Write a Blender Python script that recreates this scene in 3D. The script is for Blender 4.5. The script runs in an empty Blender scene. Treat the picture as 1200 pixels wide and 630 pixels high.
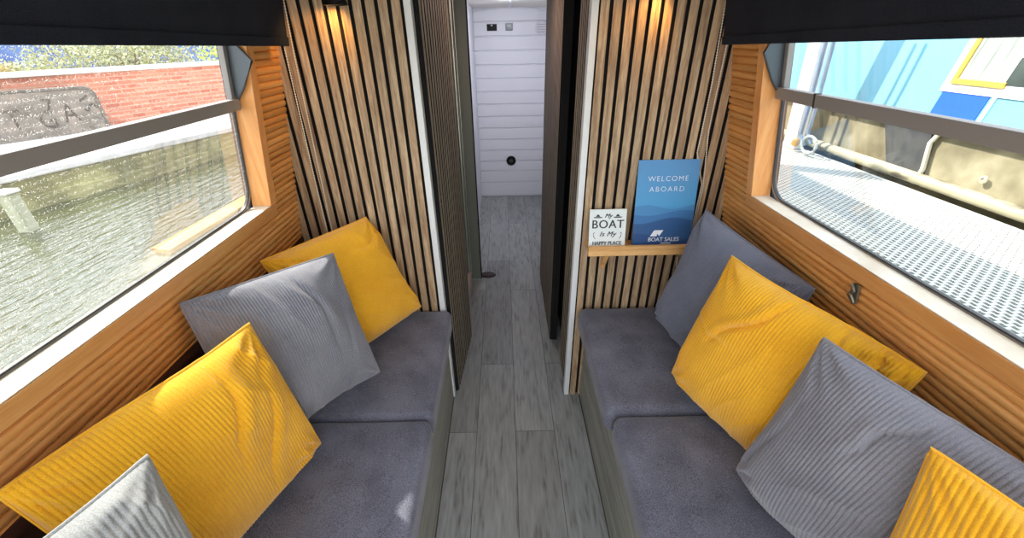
import bpy, bmesh, math, random
from mathutils import Vector, Matrix, noise
random.seed(7)
S = bpy.context.scene
COL = S.collection

# ------------------------------------------------------------------ camera
FPX = 478.0
PITCH = math.atan(272 / FPX); ROLL = math.radians(-1.2)
cam_d = bpy.data.cameras.new('camera'); cam = bpy.data.objects.new('camera', cam_d); COL.objects.link(cam)
cam_d.sensor_width = 36; cam_d.lens = 36 * FPX / 1200; cam_d.shift_x = 6 / 1200; cam_d.clip_start = .02
fw = Vector((0, math.cos(PITCH), -math.sin(PITCH))); u0 = Vector((0, math.sin(PITCH), math.cos(PITCH))); r0 = Vector((1, 0, 0))
rt = r0 * math.cos(ROLL) + u0 * math.sin(ROLL); up = -r0 * math.sin(ROLL) + u0 * math.cos(ROLL)
cam.matrix_world = Matrix(((rt.x, up.x, -fw.x, 0), (rt.y, up.y, -fw.y, 0), (rt.z, up.z, -fw.z, 1.6), (0, 0, 0, 1)))
S.camera = cam

# ------------------------------------------------------------------ light, exposure
vs = S.view_settings
vs.view_transform = 'Standard'; vs.look = 'None'; vs.gamma = 1; vs.use_curve_mapping = False; vs.exposure = 0.08
SKY = 3.2
SUN = 8.0
SUN_DIR = Vector((.84, -.52, -1.0))
w = bpy.data.worlds.new('sky'); S.world = w; w.use_nodes = True
nt = w.node_tree; nt.nodes.clear()
o_ = nt.nodes.new('ShaderNodeOutputWorld'); bg = nt.nodes.new('ShaderNodeBackground')
tc = nt.nodes.new('ShaderNodeTexCoord'); sp = nt.nodes.new('ShaderNodeSeparateXYZ'); cr = nt.nodes.new('ShaderNodeValToRGB')
nt.links.new(tc.outputs['Generated'], sp.inputs[0]); nt.links.new(sp.outputs['Z'], cr.inputs[0])
nt.links.new(cr.outputs[0], bg.inputs['Color']); nt.links.new(bg.outputs[0], o_.inputs[0])
cr.color_ramp.elements[0].position = 0.0; cr.color_ramp.elements[0].color = (.97, .96, .95, 1)
cr.color_ramp.elements[1].position = 0.8; cr.color_ramp.elements[1].color = (.74, .84, 1.0, 1)
bg.inputs['Strength'].default_value = SKY
sun = bpy.data.lights.new('sun', 'SUN'); sun.energy = SUN; sun.angle = .02; sun.color = (1, .93, .82)
so = bpy.data.objects.new('sun', sun); COL.objects.link(so)
so.rotation_euler = SUN_DIR.to_track_quat('-Z', 'Y').to_euler()
so.location = (-3, 3, 6)

# ------------------------------------------------------------------ helpers
def tag(o, label=None, cat=None, group=None, kind=None):
    if label: o['label'] = label
    if cat: o['category'] = cat
    if group: o['group'] = group
    if kind: o['kind'] = kind
    return o

def empty(name, loc=(0, 0, 0), label=None, cat=None, group=None, kind=None):
    o = bpy.data.objects.new(name, None); COL.objects.link(o); o.location = loc; o.empty_display_size = .05
    return tag(o, label, cat, group, kind)

def mesh(name, verts, faces, mat, parent=None, smooth=False):
    me = bpy.data.meshes.new(name); me.from_pydata([tuple(v) for v in verts], [], faces); me.update()
    return link(name, me, mat, parent, smooth)

def link(name, me, mat, parent=None, smooth=False):
    o = bpy.data.objects.new(name, me); COL.objects.link(o)
    if mat is not None:
        me.materials.append(mat)
    if smooth:
        for p in me.polygons: p.use_smooth = True
    if parent is not None:
        pl = Vector((0, 0, 0)); q = parent
        while q is not None: pl += q.location; q = q.parent
        o.parent = parent
        for v in me.vertices: v.co -= pl
    return o

class MB:
    """collects shapes (world coordinates) into one mesh"""
    def __init__(s): s.v = []; s.f = []
    def add(s, v, f):
        n = len(s.v); s.v += [Vector(a) for a in v]; s.f += [tuple(i + n for i in g) for g in f]; return s
    def box(s, a, b, M=None):
        x0, y0, z0 = a; x1, y1, z1 = b
        v = [Vector(p) for p in ((x0,y0,z0),(x1,y0,z0),(x1,y1,z0),(x0,y1,z0),(x0,y0,z1),(x1,y0,z1),(x1,y1,z1),(x0,y1,z1))]
        if M is not None: v = [M @ p for p in v]
        return s.add(v, [(0,3,2,1),(4,5,6,7),(0,1,5,4),(1,2,6,5),(2,3,7,6),(3,0,4,7)])
    def hexa(s, q, r):   # q, r: matching quads (lists of 4 points)
        return s.add(list(q) + list(r), [(0,3,2,1),(4,5,6,7),(0,1,5,4),(1,2,6,5),(2,3,7,6),(3,0,4,7)])
    def prism(s, pts, d):   # polygon pts extruded by vector d
        n = len(pts); d = Vector(d); v = [Vector(p) for p in pts]; v += [p + d for p in v]
        return s.add(v, [tuple(range(n))[::-1], tuple(range(n, 2*n))] + [(i, (i+1) % n, n + (i+1) % n, n + i) for i in range(n)])
    def tube(s, pts, r, n=8, closed=False, caps=True):
        pts = [Vector(p) for p in pts]; m = len(pts); rings = []
        for i, p in enumerate(pts):
            a = pts[(i-1) % m] if (closed or i > 0) else p; b = pts[(i+1) % m] if (closed or i < m-1) else p
            t = (b - a).normalized(); h = Vector((0, 0, 1)) if abs(t.z) < .9 else Vector((1, 0, 0))
            e1 = t.cross(h).normalized(); e2 = t.cross(e1)
            rr = r[i] if isinstance(r, (list, tuple)) else r
            rings.append([p + (e1 * math.cos(2*math.pi*k/n) + e2 * math.sin(2*math.pi*k/n)) * rr for k in range(n)])
        v = [q for g in rings for q in g]; f = []
        for i in range(m if closed else m-1):
            for k in range(n):
                j = (i+1) % m; f.append((i*n+k, i*n+(k+1) % n, j*n+(k+1) % n, j*n+k))
        if caps and not closed: f += [tuple(range(n))[::-1], tuple(range((m-1)*n, m*n))]
        return s.add(v, f)
    def lathe(s, prof, c, axis='Z', n=24):   # prof: (r, h) pairs along the axis from c
        c = Vector(c); A = {'Z': Vector((0,0,1)), 'X': Vector((1,0,0)), 'Y': Vector((0,1,0)), '-Y': Vector((0,-1,0)), '-X': Vector((-1,0,0)), '-Z': Vector((0,0,-1))}[axis] if isinstance(axis, str) else Vector(axis).normalized()
        h = Vector((0, 0, 1)) if abs(A.z) < .9 else Vector((1, 0, 0)); e1 = A.cross(h).normalized(); e2 = A.cross(e1)
        v = []; f = []
        for (r, t) in prof:
            for k in range(n): v.append(c + A*t + (e1*math.cos(2*math.pi*k/n) + e2*math.sin(2*math.pi*k/n)) * r)
        for i in range(len(prof)-1):
            for k in range(n): f.append((i*n+k, i*n+(k+1) % n, (i+1)*n+(k+1) % n, (i+1)*n+k))
        f += [tuple(range(n))[::-1], tuple(range((len(prof)-1)*n, len(prof)*n))]
        return s.add(v, f)
    def build(s, name, mat, parent=None, smooth=False, bevel=0, seg=2, **t):
        me = bpy.data.meshes.new(name); me.from_pydata([tuple(v) for v in s.v], [], s.f); me.update()
        bm = bmesh.new(); bm.from_mesh(me)
        bmesh.ops.recalc_face_normals(bm, faces=bm.faces)
        if bevel: bmesh.ops.bevel(bm, geom=list(bm.edges), offset=bevel, segments=seg, affect='EDGES', profile=.5, clamp_overlap=True)
        bm.to_mesh(me); bm.free()
        o = link(name, me, mat, parent, smooth)
        if smooth:
            try: me.set_sharp_from_angle(angle=math.radians(38))
            except Exception: pass
        return tag(o, **t)

def black_core(o, front):
    """real acoustic slats: oak veneer only on the face, black fibreboard sides"""
    o.data.materials.append(FELT); front = Vector(front).normalized()
    for p in o.data.polygons: p.material_index = 0 if p.normal.dot(front) > .55 else 1
    return o

def srgb(r, g, b):
    f = lambda c: (c/255/12.92) if c/255 <= .04045 else ((c/255+.055)/1.055)**2.4
    return (f(r), f(g), f(b), 1)

# ------------------------------------------------------------------ materials
def mat(name, col, rough=.5, metal=0, bump=None, spec=.5):
    m = bpy.data.materials.new(name); m.use_nodes = True; b = m.node_tree.nodes['Principled BSDF']
    b.inputs['Base Color'].default_value = col; b.inputs['Roughness'].default_value = rough; b.inputs['Metallic'].default_value = metal
    b.inputs['Specular IOR Level'].default_value = spec
    if bump:
        N = m.node_tree.nodes; L = m.node_tree.links
        t = N.new('ShaderNodeTexCoord'); n = N.new('ShaderNodeTexNoise'); n.inputs['Scale'].default_value = bump[0]; n.inputs['Detail'].default_value = 4
        q = N.new('ShaderNodeBump'); q.inputs['Strength'].default_value = bump[1]; q.inputs['Distance'].default_value = .01
        L.new(t.outputs['Object'], n.inputs[0]); L.new(n.outputs[0], q.inputs['Height']); L.new(q.outputs[0], b.inputs['Normal'])
    return m

def ramp(N, stops):
    r = N.new('ShaderNodeValToRGB'); e = r.color_ramp.elements
    while len(e) < len(stops): e.new(.5)
    for k, (p, c) in enumerate(stops): e[k].position = p; e[k].color = c
    return r

def wood(name, c1, c2, c3, grain=(6, .5, 6), fine=40, rough=.5, ring=5.0, coat=0, plank=None):
    """stretched-noise grain; 'grain' = scale along x,y,z (small = along the grain)"""
    m = bpy.data.materials.new(name); m.use_nodes = True; N = m.node_tree.nodes; L = m.node_tree.links; b = N['Principled BSDF']
    t = N.new('ShaderNodeTexCoord'); mp = N.new('ShaderNodeMapping'); mp.inputs['Scale'].default_value = grain
    gi = N.new('ShaderNodeNewGeometry')
    L.new(gi.outputs['Position'], mp.inputs[0])
    src = mp.outputs[0]
    if plank:   # offset the grain per plank: plank = (axis index, pitch, phase)
        s0 = N.new('ShaderNodeSeparateXYZ'); L.new(gi.outputs['Position'], s0.inputs[0])
        a = N.new('ShaderNodeMath'); a.operation = 'MULTIPLY_ADD'; a.inputs[1].default_value = 1/plank[1]; a.inputs[2].default_value = plank[2]
        L.new(s0.outputs[plank[0]], a.inputs[0]); fl = N.new('ShaderNodeMath'); fl.operation = 'FLOOR'; L.new(a.outputs[0], fl.inputs[0])
        wn = N.new('ShaderNodeTexWhiteNoise'); wn.noise_dimensions = '1D'; L.new(fl.outputs[0], wn.inputs['W'])
        sc = N.new('ShaderNodeVectorMath'); sc.operation = 'SCALE'; sc.inputs['Scale'].default_value = 13; L.new(wn.outputs['Color'], sc.inputs[0])
        ad = N.new('ShaderNodeVectorMath'); L.new(mp.outputs[0], ad.inputs[0]); L.new(sc.outputs[0], ad.inputs[1]); src = ad.outputs[0]
    n1 = N.new('ShaderNodeTexNoise'); n1.inputs['Scale'].default_value = ring; n1.inputs['Detail'].default_value = 6; n1.inputs['Distortion'].default_value = 1.2
    n2 = N.new('ShaderNodeTexNoise'); n2.inputs['Scale'].default_value = fine; n2.inputs['Detail'].default_value = 3
    L.new(src, n1.inputs[0]); L.new(src, n2.inputs[0])
    mx = N.new('ShaderNodeMix'); mx.inputs[0].default_value = .35; L.new(n1.outputs[0], mx.inputs[2]); L.new(n2.outputs[0], mx.inputs[3])
    r = ramp(N, [(.32, c1), (.5, c2), (.66, c3)]); L.new(mx.outputs[0], r.inputs[0])
    col = r.outputs[0]
    if plank:
        hs = N.new('ShaderNodeHueSaturation'); v = N.new('ShaderNodeMapRange'); v.inputs['To Min'].default_value = .86; v.inputs['To Max'].default_value = 1.12
        L.new(wn.outputs['Value'], v.inputs[0]); L.new(v.outputs[0], hs.inputs['Value']); L.new(col, hs.inputs['Color']); col = hs.outputs[0]
    L.new(col, b.inputs['Base Color'])
    q = N.new('ShaderNodeBump'); q.inputs['Strength'].default_value = .25; q.inputs['Distance'].default_value = .002
    L.new(mx.outputs[0], q.inputs['Height']); L.new(q.outputs[0], b.inputs['Normal'])
    b.inputs['Roughness'].default_value = rough
    if coat: b.inputs['Coat Weight'].default_value = coat; b.inputs['Coat Roughness'].default_value = .3
    return m

def fabric(name, c1, c2, scale=900, bump=.3, rough=.95, sheen=.2, obj=False):
    m = bpy.data.materials.new(name); m.use_nodes = True; N = m.node_tree.nodes; L = m.node_tree.links; b = N['Principled BSDF']
    t = N.new('ShaderNodeTexCoord'); n = N.new('ShaderNodeTexNoise'); n.inputs['Scale'].default_value = scale; n.inputs['Detail'].default_value = 3
    n2 = N.new('ShaderNodeTexNoise'); n2.inputs['Scale'].default_value = 9; n2.inputs['Detail'].default_value = 3
    gi = N.new('ShaderNodeNewGeometry')
    L.new(gi.outputs['Position'], n.inputs[0]); L.new(gi.outputs['Position'], n2.inputs[0])
    mx = N.new('ShaderNodeMix'); mx.inputs[0].default_value = .3; L.new(n.outputs[0], mx.inputs[2]); L.new(n2.outputs[0], mx.inputs[3])
    r = ramp(N, [(.38, c1), (.62, c2)]); L.new(mx.outputs[0], r.inputs[0]); L.new(r.outputs[0], b.inputs['Base Color'])
    q = N.new('ShaderNodeBump'); q.inputs['Strength'].default_value = bump; q.inputs['Distance'].default_value = .0015
    L.new(n.outputs[0], q.inputs['Height']); L.new(q.outputs[0], b.inputs['Normal'])
    b.inputs['Roughness'].default_value = rough; b.inputs['Sheen Weight'].default_value = sheen; b.inputs['Specular IOR Level'].default_value = .15
    return m

def glass(name, tint, dust=None, gloss=.10):
    """thin pane: clear transmission plus mirror reflection, optionally with dust specks that scatter the sun"""
    m = bpy.data.materials.new(name); m.use_nodes = True; N = m.node_tree.nodes; L = m.node_tree.links; N.clear()
    out = N.new('ShaderNodeOutputMaterial'); tr = N.new('ShaderNodeBsdfTransparent'); gl = N.new('ShaderNodeBsdfGlossy'); mx = N.new('ShaderNodeMixShader')
    tr.inputs[0].default_value = tint; gl.inputs['Roughness'].default_value = .02
    fr = N.new('ShaderNodeLayerWeight'); fr.inputs[0].default_value = gloss + .1
    ml = N.new('ShaderNodeMath'); ml.operation = 'MULTIPLY'; ml.inputs[1].default_value = .28
    L.new(fr.outputs['Fresnel'], ml.inputs[0]); L.new(ml.outputs[0], mx.inputs[0]); L.new(tr.outputs[0], mx.inputs[1]); L.new(gl.outputs[0], mx.inputs[2])
    last = mx
    if dust:
        gi = N.new('ShaderNodeNewGeometry'); v = N.new('ShaderNodeTexVoronoi'); v.inputs['Scale'].default_value = dust[0]
        L.new(gi.outputs['Position'], v.inputs[0])
        n = N.new('ShaderNodeTexNoise'); n.inputs['Scale'].default_value = 5; L.new(gi.outputs['Position'], n.inputs[0])
        r = ramp(N, [(.12, (1, 1, 1, 1)), (.42, (0, 0, 0, 1))]); L.new(v.outputs['Distance'], r.inputs[0])
        wn = N.new('ShaderNodeSeparateColor'); L.new(v.outputs['Color'], wn.inputs[0])
        g = N.new('ShaderNodeMath'); g.operation = 'POWER'; g.inputs[1].default_value = 3.2; L.new(wn.outputs[0], g.inputs[0])
        a = N.new('ShaderNodeMath'); a.operation = 'MULTIPLY'; L.new(r.outputs[0], a.inputs[0]); L.new(g.outputs[0], a.inputs[1])
        bse = N.new('ShaderNodeMath'); bse.operation = 'MULTIPLY_ADD'; bse.inputs[1].default_value = dust[1]; bse.inputs[2].default_value = dust[2]; L.new(a.outputs[0], bse.inputs[0])
        tl = N.new('ShaderNodeBsdfTranslucent'); tl.inputs[0].default_value = (.95, .93, .85, 1)
        m2 = N.new('ShaderNodeMixShader'); L.new(bse.outputs[0], m2.inputs[0]); L.new(last.outputs[0], m2.inputs[1]); L.new(tl.outputs[0], m2.inputs[2]); last = m2
    L.new(last.outputs[0], out.inputs[0])
    return m

PINE = wood('pine_boards', srgb(206, 138, 68), srgb(222, 160, 90), srgb(234, 178, 108), (7, .9, 12), 30, .45, 1.8, .1, plank=(2, .021, 0))
PINE_Y = wood('pine_trim', srgb(206, 142, 76), srgb(220, 160, 96), srgb(232, 176, 112), (12, .8, 12), 30, .42, 2, .15)
PINE_Z = wood('pine_post', srgb(214, 138, 70), srgb(232, 164, 96), srgb(240, 182, 116), (12, 12, .8), 30, .42, 2, .15)
SHELF = wood('shelf_pine', srgb(196, 144, 82), srgb(222, 174, 112), srgb(236, 194, 138), (.9, 12, 12), 30, .45, 3)
OAK = wood('oak_slat', srgb(126, 98, 70), srgb(170, 144, 112), srgb(200, 178, 144), (16, 16, 1.1), 30, .6, 4, plank=(0, .04, .36))
OAK_C = wood('oak_slat_corridor', srgb(112, 100, 84), srgb(146, 134, 114), srgb(168, 156, 136), (14, 14, 1), 26, .6, 5, plank=(1, .04, .0))
BASEW = wood('grey_washed_board', srgb(112, 112, 102), srgb(142, 142, 132), srgb(168, 166, 156), (10, .7, 10), 30, .55, 3)
FELT = mat('black_felt', srgb(16, 15, 15), .95)
WHITE_TRIM = mat('satin_white_metal', srgb(222, 226, 226), .4)
SEAT = fabric('grey_wool_seat', srgb(74, 76, 88), srgb(126, 128, 142), 420, .4)
BLIND = fabric('navy_blind', srgb(30, 33, 42), srgb(44, 48, 58), 700, .2, sheen=0)
BLACK = mat('black_plastic', srgb(18, 18, 19), .5, spec=.2)
ALU = mat('grey_window_frame', srgb(150, 146, 142), .5, .1)
ALU_D = mat('dark_window_seal', srgb(52, 54, 56), .5)
STEEL = mat('bright_steel', srgb(200, 200, 196), .22, 1)
CHROME = mat('chrome', srgb(225, 225, 220), .1, 1)
HULLW = mat('dark_brown_lining', srgb(66, 34, 22), .7)
WHITEP = mat('white_paint', srgb(226, 227, 232), .45)
CREAM = mat('cream_ceiling', srgb(226, 222, 212), .6)
GREYG = mat('grey_green_paint', srgb(112, 118, 108), .5)
BEAD = mat('ivory_beads', srgb(224, 216, 200), .35)

def corduroy(name, c1, c2):
    m = fabric(name, c1, c2, 600, .35, .9, .45)
    return m
YEL = corduroy('yellow_corduroy', srgb(228, 162, 24), srgb(250, 192, 44))
GRY = corduroy('grey_corduroy', srgb(114, 115, 124), srgb(146, 147, 156))
BLU = corduroy('blue_grey_corduroy', srgb(96, 102, 120), srgb(122, 128, 146))

def floor_mat():
    m = bpy.data.materials.new('grey_plank_floor'); m.use_nodes = True; N = m.node_tree.nodes; L = m.node_tree.links; b = N['Principled BSDF']
    gi = N.new('ShaderNodeNewGeometry'); mp = N.new('ShaderNodeMapping'); mp.inputs['Rotation'].default_value = (0, 0, math.pi/2); mp.inputs['Location'].default_value = (.06, .155, 0)
    L.new(gi.outputs['Position'], mp.inputs[0])
    br = N.new('ShaderNodeTexBrick'); br.inputs['Scale'].default_value = 1; br.inputs['Brick Width'].default_value = 1.22; br.inputs['Row Height'].default_value = .18
    br.inputs['Mortar Size'].default_value = .0012; br.inputs['Mortar Smooth'].default_value = .1; br.offset = .37; br.offset_frequency = 2; br.inputs['Bias'].default_value = 0
    br.inputs['Color1'].default_value = (0, 0, 0, 1); br.inputs['Color2'].default_value = (1, 1, 1, 1); br.inputs['Mortar'].default_value = (.5, .5, .5, 1)
    L.new(mp.outputs[0], br.inputs[0])
    # grain: distorted bands along y, shifted per plank
    sc = N.new('ShaderNodeVectorMath'); sc.operation = 'SCALE'; sc.inputs['Scale'].default_value = 9; L.new(br.outputs['Color'], sc.inputs[0])
    ad = N.new('ShaderNodeVectorMath'); L.new(gi.outputs['Position'], ad.inputs[0]); L.new(sc.outputs[0], ad.inputs[1])
    m2 = N.new('ShaderNodeMapping'); m2.inputs['Scale'].default_value = (5, 1.0, 1); L.new(ad.outputs[0], m2.inputs[0])
    n = N.new('ShaderNodeTexNoise'); n.inputs['Scale'].default_value = 1.6; n.inputs['Detail'].default_value = 2.5; n.inputs['Distortion'].default_value = .6; L.new(m2.outputs[0], n.inputs[0])
    k = N.new('ShaderNodeMath'); k.operation = 'MULTIPLY'; k.inputs[1].default_value = 26; L.new(n.outputs[0], k.inputs[0])
    s = N.new('ShaderNodeMath'); s.operation = 'SINE'; L.new(k.outputs[0], s.inputs[0])
    m3 = N.new('ShaderNodeMapping'); m3.inputs['Scale'].default_value = (46, 5, 1); L.new(ad.outputs[0], m3.inputs[0])
    n3 = N.new('ShaderNodeTexNoise'); n3.inputs['Scale'].default_value = 2; n3.inputs['Detail'].default_value = 5; L.new(m3.outputs[0], n3.inputs[0])
    a = N.new('ShaderNodeMath'); a.operation = 'MULTIPLY_ADD'; a.inputs[1].default_value = .08; L.new(s.outputs[0], a.inputs[0]); L.new(n3.outputs[0], a.inputs[2])
    r = ramp(N, [(.24, srgb(112, 113, 109)), (.42, srgb(144, 148, 146)), (.72, srgb(162, 166, 164))]); L.new(a.outputs[0], r.inputs[0])
    hs = N.new('ShaderNodeHueSaturation'); v = N.new('ShaderNodeMapRange'); v.inputs['To Min'].default_value = .82; v.inputs['To Max'].default_value = 1.12
    L.new(br.outputs['Color'], v.inputs[0]); L.new(v.outputs[0], hs.inputs['Value']); L.new(r.outputs[0], hs.inputs['Color'])
    mo = N.new('ShaderNodeMix'); mo.data_type = 'RGBA'; L.new(br.outputs['Fac'], mo.inputs[0]); L.new(hs.outputs[0], mo.inputs[6]); mo.inputs[7].default_value = srgb(60, 60, 58)
    L.new(mo.outputs[2], b.inputs['Base Color']); b.inputs['Roughness'].default_value = .38
    return m
FLOOR = floor_mat()

def simple_noise(name, stops, scale, rough=.8, detail=5, bump=0, stretch=(1, 1, 1), dist=.01):
    m = bpy.data.materials.new(name); m.use_nodes = True; N = m.node_tree.nodes; L = m.node_tree.links; b = N['Principled BSDF']
    gi = N.new('ShaderNodeNewGeometry'); mp = N.new('ShaderNodeMapping'); mp.inputs['Scale'].default_value = stretch; L.new(gi.outputs['Position'], mp.inputs[0])
    n = N.new('ShaderNodeTexNoise'); n.inputs['Scale'].default_value = scale; n.inputs['Detail'].default_value = detail; L.new(mp.outputs[0], n.inputs[0])
    r = ramp(N, stops); L.new(n.outputs[0], r.inputs[0]); L.new(r.outputs[0], b.inputs['Base Color']); b.inputs['Roughness'].default_value = rough
    if bump:
        q = N.new('ShaderNodeBump'); q.inputs['Strength'].default_value = bump; q.inputs['Distance'].default_value = dist; L.new(n.outputs[0], q.inputs['Height']); L.new(q.outputs[0], b.inputs['Normal'])
    return m

# ------------------------------------------------------------------ the side walls
SIDE = {-1: (-.807, .153), 1: (.85, -.187)}     # x at z = 1, dx/dz : the cabin sides lean inwards
ZB, ZT = .92, 1.98                              # cladding from gunwale to ceiling
WY0, WY1, WZ0, WZ1 = -.38, 1.285, 1.125, 1.74   # window opening
def wp(s, y, z, off=0):
    """point on a side wall; off > 0 = towards the aisle"""
    x1, sl = SIDE[s]; return Vector((x1 + sl*(z-1) - s*off, y, z))

def clad(s, y0, y1, z0, z1, mb):
    pitch = .021; n = 8; prof = []
    k0 = math.floor(z0/pitch*n); k1 = math.ceil(z1/pitch*n)
    for k in range(k0, k1+1):
        z = min(max(k*pitch/n, z0), z1); prof.append((z, -.0075 + .0075*abs(math.sin(math.pi*k/n))**.45))
    v = []; f = []
    for (z, o) in prof: v += [wp(s, y0, z, o), wp(s, y1, z, o), wp(s, y0, z, -.03), wp(s, y1, z, -.03)]
    for i in range(len(prof)-1):
        a = 4*i; f += [(a, a+1, a+5, a+4), (a+3, a+2, a+6, a+7), (a, a+4, a+6, a+2), (a+1, a+3, a+7, a+5)]
    f += [(0, 2, 3, 1), (len(v)-4, len(v)-3, len(v)-1, len(v)-2)]
    mb.add(v, f)

def wbox(mb, s, y0, y1, z0, z1, o0, o1):
    mb.hexa([wp(s, y0, z0, o0), wp(s, y1, z0, o0), wp(s, y1, z1, o0), wp(s, y0, z1, o0)], [wp(s, y0, z0, o1), wp(s, y1, z0, o1), wp(s, y1, z1, o1), wp(s, y0, z1, o1)])

YN, YP = -1.0, 1.5     # cabin from behind the camera to the slatted partition
for s, nm in ((-1, 'left'), (1, 'right')):
    root = empty('wall_' + nm, (s*.85, 0, 0), kind='structure')
    mb = MB(); clad(s, YN, YP, ZB, WZ0-.036, mb); clad(s, YN, YP, WZ1, ZT, mb); clad(s, WY1+.034, YP, WZ0-.036, WZ1, mb); clad(s, YN, WY0-.034, WZ0-.036, WZ1, mb)
    mb.build('cladding', PINE, root)
    mb = MB(); xi = wp(s, 0, ZB).x
    mb.box((min(xi-s*.004, s*.99), YN, ZB-.02), (max(xi-s*.004, s*.99), YP, ZB-.001))
    mb.box((min(s*.97, s*1.0), YN, 0), (max(s*.97, s*1.0), YP, ZB-.02))
    mb.build('hull_lining', HULLW, root)
    # outer steel skin, with the window hole
    mb = MB()
    for a in ((YN, 4.7, ZB-.05, WZ0), (YN, 4.7, WZ1, ZT), (WY1, 4.7, WZ0, WZ1), (YN, WY0, WZ0, WZ1)): wbox(mb, s, a[0], a[1], a[2], a[3], -.055, -.07)
    mb.build('steel_side', mat('boat_side_paint_'+nm, srgb(40, 46, 60), .4), root)
    # timber lining of the window opening
    t = empty('trim_' + ('1' if s < 0 else '2'), tuple(wp(s, WY1, WZ0)), kind='structure')
    mb = MB(); wbox(mb, s, WY0-.036, WY1+.036, WZ0-.040, WZ0, -.05, .012); mb.build('sill_board', PINE_Y, t, bevel=.0015)
    mb = MB(); wbox(mb, s, WY1, WY1+.036, WZ0+.0005, WZ1, -.05, .012); mb.build('post', PINE_Z, t, bevel=.0015)
    mb = MB(); wbox(mb, s, WY0-.036, WY0, WZ0+.0005, WZ1, -.05, .012); mb.build('post', PINE_Z, t, bevel=.0015)
    mb = MB(); wbox(mb, s, WY0-.036, WY1+.036, WZ1+.0005, WZ1+.04, -.05, .012); mb.build('head_board', PINE_Y, t)
    # pale painted top of the sill
    mb = MB(); wbox(mb, s, WY0+.001, WY1-.001, WZ0+.0005, WZ0+.0030, -.045, .010)
    mb.build('sill_top', simple_noise('sill_white_'+nm, [(.3, srgb(208, 190, 160)), (.6, srgb(234, 224, 204))], 9, .5), t)
    # window
    W = empty('window_' + ('1' if s < 0 else '2'), tuple(wp(s, WY1, WZ0, -.05)), kind='structure')
    def rrect(y0, y1, z0, z1, r, off, n=8):
        pts = []
        for (cy, cz, a0) in ((y1-r, z0+r, -90), (y1-r, z1-r, 0), (y0+r, z1-r, 90), (y0+r, z0+r, 180)):
            for k in range(n+1):
                a = math.radians(a0 + 90*k/n); pts.append(wp(s, cy + r*math.cos(a), cz + r*math.sin(a), off))
        return pts
    def ring(mb, e_out, e_in, o0, o1, r=.07):
        g = lambda e, o: rrect(WY0+e, WY1-e, WZ0+e, WZ1-e, max(r-e, .01), o)
        loops = [g(e_out, o0), g(e_in, o0), g(e_in, o1), g(e_out, o1)]; n = len(loops[0]); v = [p for l in loops for p in l]; f = []
        for i in range(4):
            j = (i+1) % 4
            for k in range(n): f.append((i*n+k, i*n+(k+1) % n, j*n+(k+1) % n, j*n+k))
        mb.add(v, f)
    mb = MB(); ring(mb, -.004, .006, -.0475, -.060, .072); mb.build('frame', ALU, W, smooth=True)
    mb = MB(); ring(mb, .0055, .0100, -.0470, -.056, .072); mb.build('rubber_seal', ALU_D, W, smooth=True)
    mb = MB(); wbox(mb, s, WY0+.005, WY1-.008, 1.428, 1.459, -.025, -.052)
    mb.build('glazing_bar', ALU, W, bevel=.002)
    mb = MB(); wbox(mb, s, WY1-.030, WY1-.014, 1.455, WZ1-.01, -.034, -.05); mb.build('hopper_frame', ALU, W, bevel=.002)
    if s > 0:
        mb = MB(); wbox(mb, s, 1.105, 1.112, 1.426, 1.461, -.0245, -.04); mb.build('bar_joint', ALU_D, W)
    gm = glass('dusty_glass', (.97, .98, .96, 1), dust=(520, .9, .025)) if s < 0 else glass('clear_glass', (.97, .985, .98, 1))
    for (a, b) in ((WZ0, 1.44), (1.44, WZ1)):
        mb = MB(); g = rrect(WY0, WY1, a, b, .06 if a == WZ0 else .02, -.0505)
        mb.add(g, [tuple(range(len(g)))]); mb.build('glass_pane', gm, W)
    # hopper stay: dark sheet-metal wedge on the post
    y = WY1 - .012
    if s < 0: pts = [(-.728, y, 1.60), (-.693, y, 1.555), (-.739, y, 1.486), (-.765, y, 1.455), (-.773, y, 1.47), (-.752, y, 1.60)]
    else: pts = [(.753, y, 1.60), (.725, y, 1.549), (.768, y, 1.479), (.790, y, 1.452), (.800, y, 1.462), (.775, y, 1.60)]
    mb = MB(); mb.prism(pts, (0, .0025, 0)); br = mb.build('hopper_stay', mat('stay_grey_'+nm, srgb(84, 92, 98), .4, .4), W)
    mb = MB(); mb.tube([pts[0], pts[1], pts[2], pts[3]], .0028, 8); mb.build('stay_rim', ALU_D, br, smooth=True)

# ceiling (out of frame, closes the cabin) and floor
mb = MB(); mb.box((-.80, -.35, 1.96), (.80, 1.52, 1.99)); mb.build('ceiling', CREAM, kind='structure')
mb = MB(); mb.box((-.62, 1.52, 1.835), (.66, 4.55, 1.86)); mb.build('ceiling', CREAM, kind='structure')
mb = MB(); mb.box((-1.0, YN, -.03), (1.0, 4.6, 0)); mb.build('floor', FLOOR, kind='structure')
# cabin roof with its edge, casts the boat's shade on the pontoon
tr = empty('trim_roof', (0, 2, 2), kind='structure')
mb = MB(); mb.box((-.80, -.35, 1.995), (.80, 4.7, 2.02)); mb.build('roof_sheet', mat('roof_grey', srgb(120, 122, 124), .6), tr)
mb = MB(); mb.lathe([(.09, 0), (.09, .02), (.07, .03), (.07, .62), (.085, .63), (.085, .66), (0, .67)], (.62, 3.27, 2.02), 'Z', 24); mb.build('added_flue', mat('added_flue_black', srgb(30, 30, 32), .4), tr, smooth=True)  # unseen chimney, added to throw a strip of shadow across the pontoon

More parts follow.
